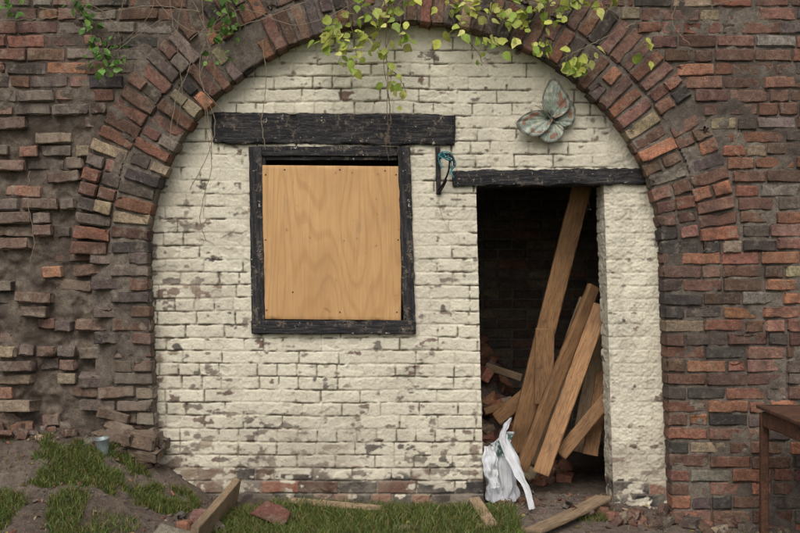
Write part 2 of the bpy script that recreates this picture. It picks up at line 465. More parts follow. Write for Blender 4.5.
DLt,DLb=P(476,187)[0],P(483,480)[0]; DRt,DRb=P(604,187)[0],P(613,480)[0]; zt,zb=P(0,187)[2],P(0,480)[2]
dl0=xs[np.argmin(abs(xs-DLt))]; dr0=xs[np.argmin(abs(xs-DRt))]
tt=(zt-Z)/(zt-zb)
Lz=DLt+(DLb-DLt)*tt; Rz=DRt+(DRb-DRt)*tt
X=np.where(X0<dl0, -1.7+(X0+1.7)*(Lz+1.7)/(dl0+1.7), np.where(X0<dr0, Lz+(X0-dl0)*(Rz-Lz)/(dr0-dl0), Rz+(X0-dr0)*(1.82-Rz)/(1.82-dr0)))
h,dn,rid,rid2,deep,spall=wallheight(X,Z)
plinth=.18+.24*ss(-1.45,-1.0,X)+.02*np.sin(X*5)-.10*ss(-.3,.2,X)
plinth=np.where(X>1.0,.32,plinth)
col=paintcol(X,Z,dn,rid,rid2,deep,spall,plinth)
Y=-h+.014*(fbm(st(X*1.1,Z*1.1,0*X),2,80)-.5)
xc=(X0[:-1,:-1]+X0[1:,1:])/2; zc=(Z[:-1,:-1]+Z[1:,1:])/2
wx0,wx1,wz0,wz1=P(257,0)[0],P(405,0)[0],P(0,326)[2],P(0,152)[2]
dtop=P(0,178)[2]
hole=((xc>wx0)&(xc<wx1)&(zc>wz0)&(zc<wz1))|((xc>dl0)&(xc<dr0)&(zc<dtop))
pw=empty('painted_brick_wall')
mesh_obj('wall_face',st(X,Y,Z),grid_faces(*X.shape,mask=~hole),col,M_paint,parent=pw)
rowm=zs2<dtop+.005
for nm,ci,sg in (('door_reveal_left',np.argmin(abs(xs-dl0)),1),('door_reveal_right',np.argmin(abs(xs-dr0)),-1)):
    x=X[rowm,ci]; y0=Y[rowm,ci]; z=Z[rowm,ci]
    ys=np.linspace(0,1,50)
    YY=y0[:,None]+(.25-y0[:,None])*ys[None]; ZZ=np.repeat(z[:,None],50,1)
    h2,dn2,r1,r2,dp2,sp2=wallheight(YY+5,ZZ,100)
    XX=x[:,None]+sg*h2*ss(0,.02,YY-y0[:,None])
    lo=np.full_like(YY,.32)
    cc=paintcol(YY+5,ZZ,dn2,r1,r2,dp2,sp2,lo)
    mesh_obj(nm,st(XX,YY,ZZ),grid_faces(*YY.shape),cc,M_paint,parent=pw)

# ---------------------------------------------------------------- interior vault
inner=empty('brick_vault')
ys=np.linspace(.06,2.3,24)
bx2=bx+bnx*.05; bz2=bz+bnz*.05
G=np.stack([st(bx2,0*bx2+y,bz2) for y in ys]); G+=((fbm(G*6,3,91)-.5)*.04)[...,None]*st(bnx,0*bnx,bnz)[None]
def mat_int():
    a=NT('vault_brick'); v=a.coord((1,1,1)); c=a.N('ShaderNodeCombineXYZ'); s=a.N('ShaderNodeSeparateXYZ'); a.L(v,s.inputs[0]); a.L(s.outputs[1],c.inputs[0]); a.L(s.outputs[2],c.inputs[1])
    b=a.N('ShaderNodeTexBrick'); a.L(c.outputs[0],b.inputs['Vector']); b.inputs['Scale'].default_value=1; b.inputs['Brick Width'].default_value=.24; b.inputs['Row Height'].default_value=.08; b.inputs['Mortar Size'].default_value=.008
    b.inputs['Color1'].default_value=(.26,.19,.15,1); b.inputs['Color2'].default_value=(.18,.135,.11,1); b.inputs['Mortar'].default_value=(.27,.245,.21,1)
    a.color(a.mix(1,b.outputs[0],a.ramp(a.noise(9),[(.3,.6),(.7,1.3)]),'MULTIPLY')); a.bump(b.outputs[1],-.4,.01); return a.m
mesh_obj('vault',G,grid_faces(*G.shape[:2]),None,mat_int(),parent=inner)
bk=[]
z=-.1;row=0
while z<3.3:
    x=-1.8+(.12 if row%2 else 0)
    while x<1.9:
        L=.235 if rng.random()>.15 else .112
        xc=x+L/2
        bk.append(((xc,2.3+.05+rng.normal(0,.006),z+PH/2),(L/2,.05,BH/2*.97),rot(rng.normal(0,.02),0,rng.normal(0,.02)),(bcol(1,[4,1,.3,2,1,2,4,3])[0]*.6+np.array([.17,.14,.11])*.4)*1.6)); x+=L+.014
    z+=PH;row+=1
V,F,Cc=bricks_mesh(*unpack(bk),res=(4,1,2),r=.008,amp=.004,chip=.05,cvar=.2)
mesh_obj('back_wall_bricks',V,F,Cc,M_rub,parent=inner)
X,Zb=np.meshgrid(np.linspace(-1.85,1.95,120),np.linspace(-.1,3.35,110))
mesh_obj('back_wall_mortar',st(X,2.312+.01*fbm(st(X*20,Zb*20,0*X),2,5),Zb),grid_faces(*X.shape),None,mat_mortar('limewash',(.32,.29,.235),(.40,.36,.30),(.2,.17,.14)),parent=inner)

# ---------------------------------------------------------------- ground
gk=np.array([-60,-5,-2.5,-2.0,-1.75,-1.56,-1.3,-1.1,.5,1.25,1.75,2.5,5,60]); gw=np.array([.62,.62,.68,.66,.60,.45,.30,.21,.19,.19,.12,.07,.05,.05])
gf=np.array([.1,.15,.19,.20,.20,.20,.17,.14,.11,.07,.03,.0,0,0])
def gz(x,y):
    x=np.asarray(x,float);y=np.asarray(y,float)
    a=np.interp(x,gk,gw); b=np.interp(x,gk,gf)
    t=ss(-.12,-1.15,y)*.75+.25*np.clip((-.12-y)/1.03,0,1)
    t=np.where(y>-.12,0,t)
    z=a+(b-a)*t
    ins=ss(.02,.12,y)*(np.abs(x)<2.2)
    z=z*(1-ins)+.18*ins
    lump=fbm(st(x*3.5,y*3.5,0*x),4,201)-.5
    z=z+lump*.07*(.5+.8*ss(-.8,-1.6,x))+(fbm(st(x*18,y*18,0*x),3,202)-.5)*.022
    return z
xg=np.unique(np.concatenate([-np.geomspace(3.2,400,40),np.arange(-3.2,3.2,.012),np.geomspace(3.2,400,40)]))
yg=np.unique(np.concatenate([-np.geomspace(2.2,400,40),np.arange(-2.2,.3,.012),np.arange(.3,2.5,.04),np.geomspace(2.5,400,30)]))
X,Yg=np.meshgrid(xg,yg); Zg=gz(X,Yg)
Zg=np.where(Yg>2.45,np.minimum(Zg,.0)-.1,Zg)
turf=np.clip(ss(-1.6,-2.6,Yg)*ss(.35,.6,fbm(st(X*.8,Yg*.8,0*X),3,210)+.2),0,1)
mesh_obj('ground',st(X,Yg,Zg),grid_faces(*X.shape),None,M_ground,attrs={'turf':turf})

# ---------------------------------------------------------------- grass
def blades(xy,hmin,hmax,base=(.105,.15,.040)):
    x=xy[:,0];y=xy[:,1]; n=len(x); z=gz(x,y)-.004
    a=rng.uniform(0,2*math.pi,n); hgt=rng.uniform(hmin,hmax,n)*rng.uniform(.6,1.2,n); w=rng.uniform(.0015,.0032,n)
    lean=rng.uniform(.1,1.1,n)*hgt; b=rng.uniform(0,2*math.pi,n)
    wx,wy=np.cos(a)*w,np.sin(a)*w; lx,ly=np.cos(b)*lean,np.sin(b)*lean
    V=[]
    for t,ww in ((0,1),(.4,.9),(.75,.6),(1,.08)):
        px=x+lx*t*t; py=y+ly*t*t; pz=z+hgt*(t-.25*t*t*(lean/hgt))
        V.append(np.stack([px-wx*ww,py-wy*ww,pz],-1)); V.append(np.stack([px+wx*ww,py+wy*ww,pz],-1))
    V=np.stack(V,1); F=np.array([[0,1,3,2],[2,3,5,4],[4,5,7,6]])
    Fa=F[None]+(np.arange(n)*8)[:,None,None]
    c=np.array(base)*rng.lognormal(0,.3,(n,1))*np.stack([rng.uniform(.8,1.5,n),rng.uniform(.9,1.15,n),rng.uniform(.6,1.3,n)],-1)
    dry=rng.random(n)<.15; c[dry]=np.array([.34,.27,.13])*rng.uniform(.6,1.1,(dry.sum(),1))
    return V.reshape(-1,3),Fa.reshape(-1,4),np.repeat(c[:,None],8,1).reshape(-1,3)
def scatter(n,x0,x1,y0,y1,thr,fs=4,seed=300):
    p=np.stack([rng.uniform(x0,x1,n),rng.uniform(y0,y1,n)],-1)
    f=fbm(np.stack([p[:,0]*fs,p[:,1]*fs,0*p[:,0]],-1),3,seed); ex=np.minimum(np.minimum(p[:,0]-x0,x1-p[:,0])/.15,np.minimum(p[:,1]-y0,y1-p[:,1])/.08)
    return p[(f+.12*(np.clip(ex,0,1)-1))>thr+rng.normal(0,.03,n)]
gp=[]
gp.append(blades(scatter(38000,-1.14,.70,-1.3,-.16,.33),.03,.085))
gp.append(blades(scatter(20000,-2.15,-1.2,-.64,-.2,.38,7,310),.025,.065))
gp.append(blades(scatter(26000,-2.9,-1.75,-1.5,-.68,.36,4,320),.03,.075))
gp.append(blades(scatter(4000,-1.75,-1.15,-1.1,-.5,.44,6,330),.025,.06))
gp.append(blades(scatter(1800,.9,1.3,-.55,-.25,.52,6,340),.025,.06))
gp.append(blades(scatter(1500,-2.9,2.4,-.6,-.12,.60,6,345),.02,.06))
gp.append(blades(scatter(22000,-4,4,-2.4,-1.3,.50,3,350),.03,.08))
V,F,Cc=merge(gp); mesh_obj('grass',V,F,Cc,M_grass)

# ---------------------------------------------------------------- leaves
LT=np.array([[0,0,0],[0,.3,.0],[0,.62,0],[0,1,-.06],[-.30,.12,.05],[-.46,.42,.07],[-.24,.76,.03],[.30,.12,.05],[.46,.42,.07],[.24,.76,.03]])
LF3=np.array([[0,1,5],[0,5,4],[1,2,6],[1,6,5],[2,3,6],[0,7,8],[0,8,1],[1,8,9],[1,9,2],[2,9,3]])
def leaves(pos,size,cols,down=.5,face=.7):
    V=[];n=len(pos)
    for i in range(n):
        d=np.array([rng.normal(0,.7),rng.normal(-.15,.4),-down+rng.normal(0,.5)]); d/=np.linalg.norm(d)
        nrm=np.array([rng.normal(0,.6),-face,rng.normal(.35,.6)]); nrm-=d*nrm.dot(d); nrm/=np.linalg.norm(nrm)+1e-9
        s=np.cross(d,nrm)
        q=(LT*size[i]).copy(); q[:,2]+=size[i]*rng.normal(0,.2)*(LT[:,1]**2); q[:,:2]*=1+rng.normal(0,.09,(10,1))
        V.append(pos[i]+q[:,0:1]*s*rng.uniform(.65,1.05)+q[:,1:2]*d+q[:,2:3]*nrm)
    V=np.concatenate(V); F=(LF3[None]+(np.arange(n)*10)[:,None,None]).reshape(-1,3)
    return V,F,np.repeat(cols,10,0)
def vine(name,paths,spots,lsize,lcol,per=3,spread=.03,depth=-.24,stemr=.0034,stemcol=(.13,.09,.06)):
    root=empty(name); parts=[]
    allp=[]
    for pth in paths:
        c=[P(a,b,depth+(q[0] if q else 0)) for a,b,*q in pth]
        sp=smooth_path(c,max(18,len(c)*8),.0025); allp.append(sp)
        rr=np.linspace(stemr,stemr*.5,len(sp)); v,f=tube(sp,rr,5); parts.append((v,f,np.tile(stemcol,(len(v),1))))
    allp=np.concatenate(allp)
    LP=[];LS=[];LC=[]
    for s in spots:
        a,b=s[:2]; k=s[2] if len(s)>2 else per
        c=P(a,b,depth+rng.uniform(-.04,.04))
        j=np.argmin(((allp-c)**2).sum(1)); 
        pp=smooth_path([allp[j],(allp[j]+c)/2+[0,-.02,.015],c],8); v,f=tube(pp,.0013,4); parts.append((v,f,np.tile(np.array(lcol[0])*.6,(len(v),1))))
        for q in range(k):
            LP.append(c+rng.normal(0,spread,3)*[1,.6,1]); LS.append(rng.uniform(*lsize))
            cc=np.array(lcol[rng.integers(len(lcol))])*rng.lognormal(0,.15); LC.append(cc)
    V,F,Cc=merge(parts); mesh_obj('stems',V,F,Cc,M_twig,parent=root)
    V,F,Cc=leaves(np.array(LP),np.array(LS),np.array(LC)); mesh_obj('leaves',V,F,Cc,M_leaf,parent=root,smooth=False)
    return root
YG=[(.52,.54,.12),(.42,.48,.10),(.58,.57,.19),(.28,.38,.07)]
GG=[(.10,.20,.045),(.14,.27,.06),(.20,.33,.08),(.07,.14,.03)]
vine('climbing_vine',[[(345,-60),(350,-10),(345,20),(325,42)],[(350,-10),(372,12),(380,25),(378,48)],[(388,-60),(389,0),(386,40),(388,80),(387,112),(391,152)],[(389,0),(400,20),(402,42)],[(350,0),(352,30),(357,56)],[(388,68),(398,76),(406,92)],[(387,90),(391,120),(386,140),(389,160)],[(384,0),(390,30),(384,60),(389,100)]],
     [(323,41),(330,40),(345,20),(338,24),(350,36),(358,55),(345,54),(352,60),(370,24),(378,17),(384,20),(378,46),(400,28),(403,40),(396,3),(408,-2),(360,5),(395,76),(404,87),(400,94,2),(390,88,2),(340,45,2),(366,36),(332,28),(342,38),(362,44),(372,32),(356,24),(390,50,2),(394,14),(408,36,2),(318,44,2),(386,80,2)],(.040,.078),YG,per=4,spread=.030)
vine('climbing_vine',[[(430,-60),(445,-5),(475,10),(510,22),(545,42),(580,62)],[(445,-5),(455,25),(478,52),(482,66)],[(500,-40),(530,5),(560,12),(600,0),(640,10)],[(545,-20),(550,20),(540,45)],[(600,0),(625,28),(648,48)],[(475,10),(490,30),(497,48)],[(420,-10),(500,-4),(590,8),(660,-10)]],
     [(455,2),(465,6),(476,12),(487,14),(493,40),(498,47,2),(480,54),(478,66,2),(462,28),(505,5),(514,18),(520,3),(530,10),(538,16),(541,43),(550,44),(533,46),(548,22),(560,10),(566,3),(575,58),(585,64),(572,68),(590,58),(590,3),(612,-2),(640,48,2),(645,44,2),(446,38,2),(455,-6),(575,-5),(520,30,2),(468,-8),(490,-5),(540,0),(550,-6),(500,16),(525,20),(555,30,2),(508,32,2),(486,46),(566,62,2),(440,2,2),(452,30,2),(580,68),(470,0),(530,-6)],(.040,.078),YG,per=4,spread=.032)
vine('climbing_vine',[[(60,-50),(75,0),(88,25),(98,48),(112,62)],[(75,0),(100,10),(118,30),(120,50)],[(20,-40),(10,5)]],
     [(74,5),(82,12),(88,20),(93,38),(100,46),(106,52),(114,47),(104,64),(118,60),(16,8),(6,4),(70,-4),(110,68),(96,55),(90,28),(120,40,2)],(.03,.06),GG,per=6,spread=.032,stemcol=(.16,.12,.08))
vine('climbing_vine',[[(215,-50),(225,0),(228,25),(218,48),(212,62)],[(225,0),(236,14),(240,30)],[(205,-50),(178,20),(182,90),(176,130)],[(195,-50),(205,30),(215,70),(205,110),(212,160)],[(150,-60),(152,10),(118,45)],[(128,-40),(122,10),(104,55)]],
     [(222,8),(228,20),(234,12),(216,38),(222,50),(228,0),(212,60,2),(238,28),(218,22),(228,36),(224,-8),(206,6,2)],(.03,.058),GG,per=5,spread=.028,stemcol=(.20,.15,.10))
dp=[]
for pts in ([(170,-50),(172,20),(190,60),(176,100),(168,150)],[(30,170),(28,200),(34,240),(30,262)],[(160,20),(130,40),(100,60),(60,70)],[(40,8),(90,14),(150,6),(200,12)],[(0,20),(50,18),(80,10),(118,-20)],[(262,40),(266,80),(262,120),(266,150)],[(205,100),(212,160),(200,215),(206,240)],[(360,0),(300,25),(240,10),(190,40)],[(620,-20),(700,5),(760,-8)],[(560,60),(600,40),(640,20)],[(740,130),(735,150),(742,158)],[(690,-20),(672,20),(690,45)],[(240,-20),(200,60),(215,130),(190,190)],[(140,-20),(190,30),(260,20),(330,-10)],[(180,-20),(210,40),(200,80),(222,112)]):
    sp=smooth_path([P(a,b,-.2 if not 200<a<420 else -.18) for a,b in pts],30,.003); v,f=tube(sp,.0024,5); dp.append((v,f,np.tile((.24,.19,.13),(len(v),1))))
V,F,Cc=merge(dp); mesh_obj('dry_creeper_stems',V,F,Cc,M_twig)

# ---------------------------------------------------------------- timber helper
def board(name,p0,p1,width,thick,mat,wdir=(1,0,0),parent=None,warp=.006,res=None,r=.003,amp=.0012,chip=.02):
    p0=np.array(p0,float);p1=np.array(p1,float); L=np.linalg.norm(p1-p0); ex=(p1-p0)/L
    w=np.array(wdir,float); w-=ex*w.dot(ex); w/=np.linalg.norm(w); t=np.cross(w,ex)
    nx=res or max(6,int(L/.03))
    V,F,_=bricks_mesh(np.zeros((1,3)),np.array([[L/2,thick/2,width/2]]),np.eye(3)[None],np.ones((1,3)),res=(nx,2,4),r=r,amp=amp,chip=chip)
    k=rng.normal(0,warp); V[:,1]+=k*(1-(2*V[:,0]/L)**2)
    tw=rng.normal(0,.02); V[:,1]+=tw*V[:,0]*V[:,2]
    ob=mesh_obj(name,V,F,None,mat,parent=parent)
    M=Matrix(((ex[0],t[0],w[0],(p0[0]+p1[0])/2),(ex[1],t[1],w[1],(p0[1]+p1[1])/2),(ex[2],t[2],w[2],(p0[2]+p1[2])/2),(0,0,0,1)))
    ob.matrix_world=M
    return ob
def lintel(name,x0,x1,y0,y1,d0,d1,tilt=0):
    a=P(x0,(y0+y1)/2); b=P(x1,(y0+y1)/2+tilt); a[1]=b[1]=(d0+d1)/2
    return board(name,a,b,(y1-y0)/160,d1-d0,M_black,(0,0,1),warp=.002,res=70,r=.007,amp=.010,chip=.12)
lintel('window_lintel',213,455,113,144,-.03,.16,2)
lintel('door_lintel',452,649,171,187,-.03,.26,-3)
bw=empty('boarded_window')
def mem(n,a,b,w,y0=-.025,y1=.07,mat=M_black,wd=(1,0,0)):
    pa=P(*a);pb=P(*b); pa[1]=pb[1]=(y0+y1)/2
    return board(n,pa,pb,w/160,y1-y0,mat,wd,parent=bw,warp=.001,r=.003,amp=.004,chip=.06,res=50)
mem('frame_left',(255.5,147),(259,333),13)
mem('frame_right',(404,147),(409.5,333),12.5)
mem('frame_head',(262,151.5),(398,151.5),10,wd=(0,0,1))
mem('frame_sill',(252,327),(416,327),13.5,y0=-.035,y1=.07,wd=(0,0,1))
mem('sash_left',(263.5,156),(266.5,321),4,y0=-.004,y1=.05)
mem('sash_head',(266,158.5),(397,158.5),3.5,y0=-.004,y1=.05,wd=(0,0,1))
pl=P(0,166)[2];pbm=P(0,319.5)[2]; x0,x1=P(261.5,0)[0],P(401.5,0)[0]
V,F,_=bricks_mesh(np.zeros((1,3)),np.array([[(x1-x0)/2,.006,(pl-pbm)/2]]),np.eye(3)[None],np.ones((1,3)),res=(30,1,30),r=.0015,amp=.0006,chip=.004)
o=mesh_obj('plywood_board',V,F,None,M_ply,parent=bw); o.location=((x0+x1)/2,-.012,(pl+pbm)/2); o.rotation_euler=(0,math.radians(.5),0)
npts=[(266,175),(266,240),(267,310),(396,175),(398,240),(397,312),(285,170),(340,170),(385,171),(340,312),(293,292)]
npart=[]
for a,b in npts:
    c=P(a,b); v,f=tube([c+[0,-.022,0],c+[0,-.0195,0],c+[0,-.017,0]],[.002,.005,.005],7); npart.append((v,f,np.tile((.05,.045,.04),(len(v),1))))
V,F,Cc=merge(npart); mesh_obj('nails',V,F,Cc,M_twig,parent=bw)

# ---------------------------------------------------------------- planks in doorway
board('wooden_plank',P(516,452,.62),P(582,186,.42),.132,.028,M_wood,(1,.15,0))
board('wooden_plank',P(544,404,.50),P(545,328,.50),.125,.03,M_wood,(1,-.1,0))
board('wooden_plank',P(521,470,.22),P(594,286,.42),.085,.045,M_wood,(1,.5,.2))
board('wooden_plank',P(541,474,.20),P(602,305,.36),.11,.024,M_wood,(1,-.4,0))
board('wooden_plank',P(530,466,.42),P(588,300,.62),.13,.024,M_woodd,(1,.3,0))
board('wooden_plank',P(578,452,.55),P(603,330,.62),.12,.024,M_woodd,(1,.1,0))
board('wooden_plank',P(560,455,.28),P(608,398,.30),.09,.045,M_wood,(0,.2,1))
board('wooden_plank',P(497,420,.75),P(530,392,.7),.10,.04,M_wood,(0,.3,1))
board('wooden_plank',P(590,455,.40),P(604,372,.5),.10,.03,M_wood,(1,0,.2))
board('wooden_plank',P(486,366,1.35),P(522,378,1.2),.055,.03,M_woodd,(0,.3,1))
board('wooden_plank',P(484,412,.9),P(520,402,1.0),.05,.04,M_wood,(0,.5,1))
board('wooden_plank',P(548,452,.36),P(566,398,.42),.06,.03,M_woodd,(1,.2,0))
def gp3(px,y,up=0):
    x=(px-400)/160*(D+y)/D; return np.array([x,y,float(gz(x,y))+up])
board('wooden_plank',gp3(604,-.18,.07),gp3(532,-.72,.05),.115,.03,M_woodd,(1,-.9,.15))
board('wooden_plank',gp3(474,-.15,.05),gp3(492,-.6,.03),.07,.03,M_woodd,(1,.2,.1))
board('wooden_plank',gp3(290,-.2,.035),gp3(382,-.3,.035),.06,.02,M_woodd,(0,1,.3))
board('garden_edging_board',gp3(236,-.10,.085),gp3(193,-1.15,.10),.15,.045,M_woodd,(0.18,0,1))

# ---------------------------------------------------------------- rubble
def brickset(items,r=.007): 
    V,F,Cc=bricks_mesh(*unpack(items),res=(5,3,3),r=r,amp=.006,chip=.16,cvar=.3); return V,F,Cc
it=[]
for k in range(130):
    x=rng.uniform(.45,1.15); y=rng.uniform(.6,2.1); hgt=.88*math.exp(-(((x-.56)/.36)**2+((y-1.5)/.5)**2))
    s=rng.uniform(.5,1)
    it.append(((x,y,.2+hgt*rng.uniform(.8,1.03)),(.11*s,.05,.033),rot(*rng.normal(0,.5,3)+[0,0,rng.uniform(0,3)]),bcol(1,[2,5,6,.5,.3,1.5,1,4])[0]*1.3))
V,F,Cc=brickset(it); mesh_obj('brick_rubble_pile',V,F,Cc,M_rub)
xx,yy=np.meshgrid(np.linspace(.0,1.5,60),np.linspace(.3,2.3,70)); zz=.12+.84*np.exp(-(((xx-.56)/.36)**2+((yy-1.5)/.52)**2))+.05*fbm(st(xx*9,yy*9,0*xx),3,8)-.02
mesh_obj('earth_mound',st(xx,yy,zz),grid_faces(*xx.shape),None,M_ground)
it=[]
def chunk(px,y,L=.2,W=.1,Hh=.065,rz=None,up=.0,w=WR,tilt=.12,col=None):
    p=gp3(px,y,Hh*.35+up); it.append((p,(L/2,W/2,Hh/2),rot(rng.normal(0,tilt),rng.normal(0,tilt),rng.uniform(0,3) if rz is None else rz),bcol(1,w)[0] if col is None else np.array(col)))
for px,y,L,W,Hh in ((172,-.95,.19,.12,.09),(186,-.7,.10,.08,.06),(198,-.62,.16,.10,.09),(214,-.72,.10,.09,.07),(205,-.55,.13,.09,.06),(180,-.6,.06,.05,.04),(160,-.8,.05,.05,.03),(176,-1.1,.16,.1,.07)):
    chunk(px,y,L,W,Hh,w=[1,1,.5,0,0,4,6,1])
V,F,Cc=brickset(it,.014); mesh_obj('loose_stones',V,F,Cc,M_rub)
it=[]
for k in range(26): chunk(rng.uniform(-40,150),rng.uniform(-.24,-.08),rng.uniform(.05,.2),rng.uniform(.04,.1),rng.uniform(.03,.06),w=WL,tilt=.25,up=-.02)
for k in range(16): chunk(rng.uniform(100,154),rng.uniform(-.2,-.04),.2,.1,.065,w=WL,tilt=.25,up=rng.uniform(-.02,.14),rz=rng.normal(0,.4),col=(.17,.12,.085))
for k in range(34): chunk(rng.uniform(560,740),rng.uniform(-.42,-.12),rng.uniform(.04,.16),rng.uniform(.04,.1),rng.uniform(.03,.06),w=WR,tilt=.3)
for k in range(14): chunk(rng.uniform(490,600),rng.uniform(-.15,.3),rng.uniform(.03,.1),rng.uniform(.03,.07),rng.uniform(.02,.05),w=WR,tilt=.3)
V,F,Cc=brickset(it); mesh_obj('fallen_brick_rubble',V,F,Cc,M_brickE)
n=4200; gx=rng.uniform(-3.2,3.0,n); gy=-rng.random(n)**1.4*1.7+.3
ok=~((gx>-1.05)&(gx<.6)&(rng.random(n)<.6)); gx=gx[ok];gy=gy[ok];n=len(gx); sz=np.minimum(rng.lognormal(-5.1,.5,n),.02)
Cn=np.stack([gx,gy,gz(gx,gy)+sz*.3],-1); Hn=np.stack([sz,sz*rng.uniform(.5,1,n),sz*rng.uniform(.3,.8,n)],-1)
Rn=np.stack([rot(rng.normal(0,.5),rng.normal(0,.5),rng.uniform(0,3)) for _ in range(n)])
V,F,Cc=bricks_mesh(Cn,Hn,Rn,bcol(n,[3,1,.7,1,.5,3,5,1]),res=(1,1,1),r=.01,amp=.001,chip=.01); mesh_obj('gravel',V,F,Cc,M_rub)
n=420; gx=rng.uniform(-3,2.6,n); gy=rng.uniform(-1.6,.15,n); pos=np.stack([gx,gy,gz(gx,gy)+.012],-1)
Vs=[]
for i in range(n):
    a=rng.uniform(0,6.3); s=rng.uniform(.015,.035); q=LT*s; q[:,2]*=2.5; R=rot(rng.normal(0,.4),rng.normal(0,.4),a); Vs.append(q@R.T+pos[i])
cl=np.array([(.2,.13,.07),(.30,.20,.10),(.13,.09,.05),(.36,.29,.10)])[rng.integers(0,4,n)]
mesh_obj('fallen_leaves',np.concatenate(Vs),(LF3[None]+(np.arange(n)*10)[:,None,None]).reshape(-1,3),np.repeat(cl,10,0),M_leaf,smooth=False)
u,v=np.meshgrid(np.linspace(-.11,.11,18),np.linspace(-.075,.075,14)); top=st(u*(1-.3*ss(-.02,.075,v)*(u>0)),v+.018*(vn(st(u*25,0*u,0*u),3)-.5)*ss(0,.075,v),.016*np.cos(u*11))
bot=top.copy(); bot[...,2]-=.013
R_,C_=u.shape; Ft=grid_faces(R_,C_); V=np.concatenate([top.reshape(-1,3),bot.reshape(-1,3)]); Fb=Ft[:,::-1]+R_*C_
i=np.arange(R_*C_).reshape(R_,C_); bd=np.concatenate([i[0,:],i[1:,-1],i[-1,-2::-1],i[-2::-1,0]]); Fs=np.stack([bd[:-1],bd[:-1]+R_*C_,bd[1:]+R_*C_,bd[1:]],-1)
o=mesh_obj('broken_roof_tile',V,np.concatenate([Ft,Fb,Fs]),np.tile((.16,.065,.048),(len(V),1)),M_rub,smooth=False); o.location=gp3(273,-.55,.065); o.rotation_euler=(.35,.25,-.5)

# ---------------------------------------------------------------- white carrier bag
def mat_bag():
    a=NT('white_polythene')
    c=a.mix(a.ramp(a.noise(9,4,.6),[(.45,0),(.72,.45)]),(.72,.73,.75),(.44,.42,.38)); 
    at=a.N('ShaderNodeAttribute'); at.attribute_name='printed'
    c=a.mix(a.math('MULTIPLY',at.outputs['Fac'],a.ramp(a.noise(34,3,.6),[(.42,0),(.46,1)])),c,(.10,.17,.15))
    a.color(c); a.b.inputs['Roughness'].default_value=.35; a.b.inputs['Specular IOR Level'].default_value=.5
    a.bump(a.noise(22,4,.55,None,1.0),.35,.012)
    t=a.N('ShaderNodeBsdfTranslucent'); a.L(c,t.inputs[0]); mx=a.N('ShaderNodeMixShader'); mx.inputs[0].default_value=.25
    a.L(a.b.outputs[0],mx.inputs[1]); a.L(t.outputs[0],mx.inputs[2]); a.L(mx.outputs[0],a.n['Material Output'].inputs[0]); return a.m
M_bag=mat_bag()
bag=empty('plastic_bag')
u,v=np.meshgrid(np.linspace(0,2*math.pi,180),np.linspace(0,1,130))
prof=np.interp(v,[0,.05,.25,.5,.75,.9,1],[.6,.95,1.05,1.0,.92,.80,.80])
axx=.105*prof; ayy=.08*prof
dirx,diry=np.cos(u),np.sin(u); pc=st(dirx*1.2,diry*1.2,v*1.2)
cr=np.abs(fbm(pc*1.5,2,501)-.5)*2; cr2=np.abs(fbm(pc*3+9,2,503)-.5)*2; fold=np.abs(np.sin(u*4+5*vn(pc*1.1,505)))*(.10+.16*v)
k=1+.75*(cr-.25)+.30*(cr2-.25)-fold
pb=P(502,0,.05); bz0=float(gz(pb[0],0.05))
V=st(pb[0]+dirx*axx*k-.02*v, .03+diry*ayy*k+.07*v, bz0+.002+v*.38*(1+.16*np.sin(u+2))+.025*(fbm(pc*3,2,507)-.5))
V[:,-1]=V[:,0]
mesh_obj('bag_body',V,grid_faces(*u.shape),None,M_bag,parent=bag,attrs={'printed':ss(.62,.74,v)*ss(1.0,.95,v)})
def ribbon(ctrl,w,name,seed,fold=.014,taper=None):
    sp=smooth_path(ctrl,80); n=len(sp); t=np.gradient(sp,axis=0); t/=np.linalg.norm(t,axis=1,keepdims=True)
    side=np.cross(t,[0,-1,.3]); side/=np.linalg.norm(side,axis=1,keepdims=True); k=np.linspace(-1,1,21)
    nr=np.cross(side,t); tp=np.interp(np.linspace(0,1,n),np.linspace(0,1,len(taper or [1,1])),taper or [1,1])
    ww=w*(.7+.6*vn(np.stack([np.arange(n)*.1,0*t[:,0],0*t[:,0]],-1),seed))*tp
    gx_,gy_=np.meshgrid(k,np.arange(n)*.035); f=(np.abs(fbm(st(gx_*2.0,gy_,0*gx_+seed),3,seed)-.5)-.15)*4
    V=sp[:,None]+side[:,None]*(k[None,:,None])*ww[:,None,None]+nr[:,None]*(fold*f)[...,None]
    mesh_obj(name,V,grid_faces(n,21),None,M_bag,parent=bag)
ribbon([P(504,438,.0),P(511,456,-.08),P(519,474,-.16),P(527,490,-.22),P(532,509,-.27)],.030,'bag_handle',1,.020,[.8,1,.8,.6,.6])
ribbon([P(511,418,.10),P(505,428,.05),P(502,440,-.03),P(507,456,-.06)],.020,'bag_handle_loop',4,.014,[.5,1,.9,.7])
ribbon([P(490,446,-.05),P(490,462,-.09),P(492,476,-.10),P(496,488,-.12)],.045,'bag_flap',2,.024,[.8,1,.9,.7])

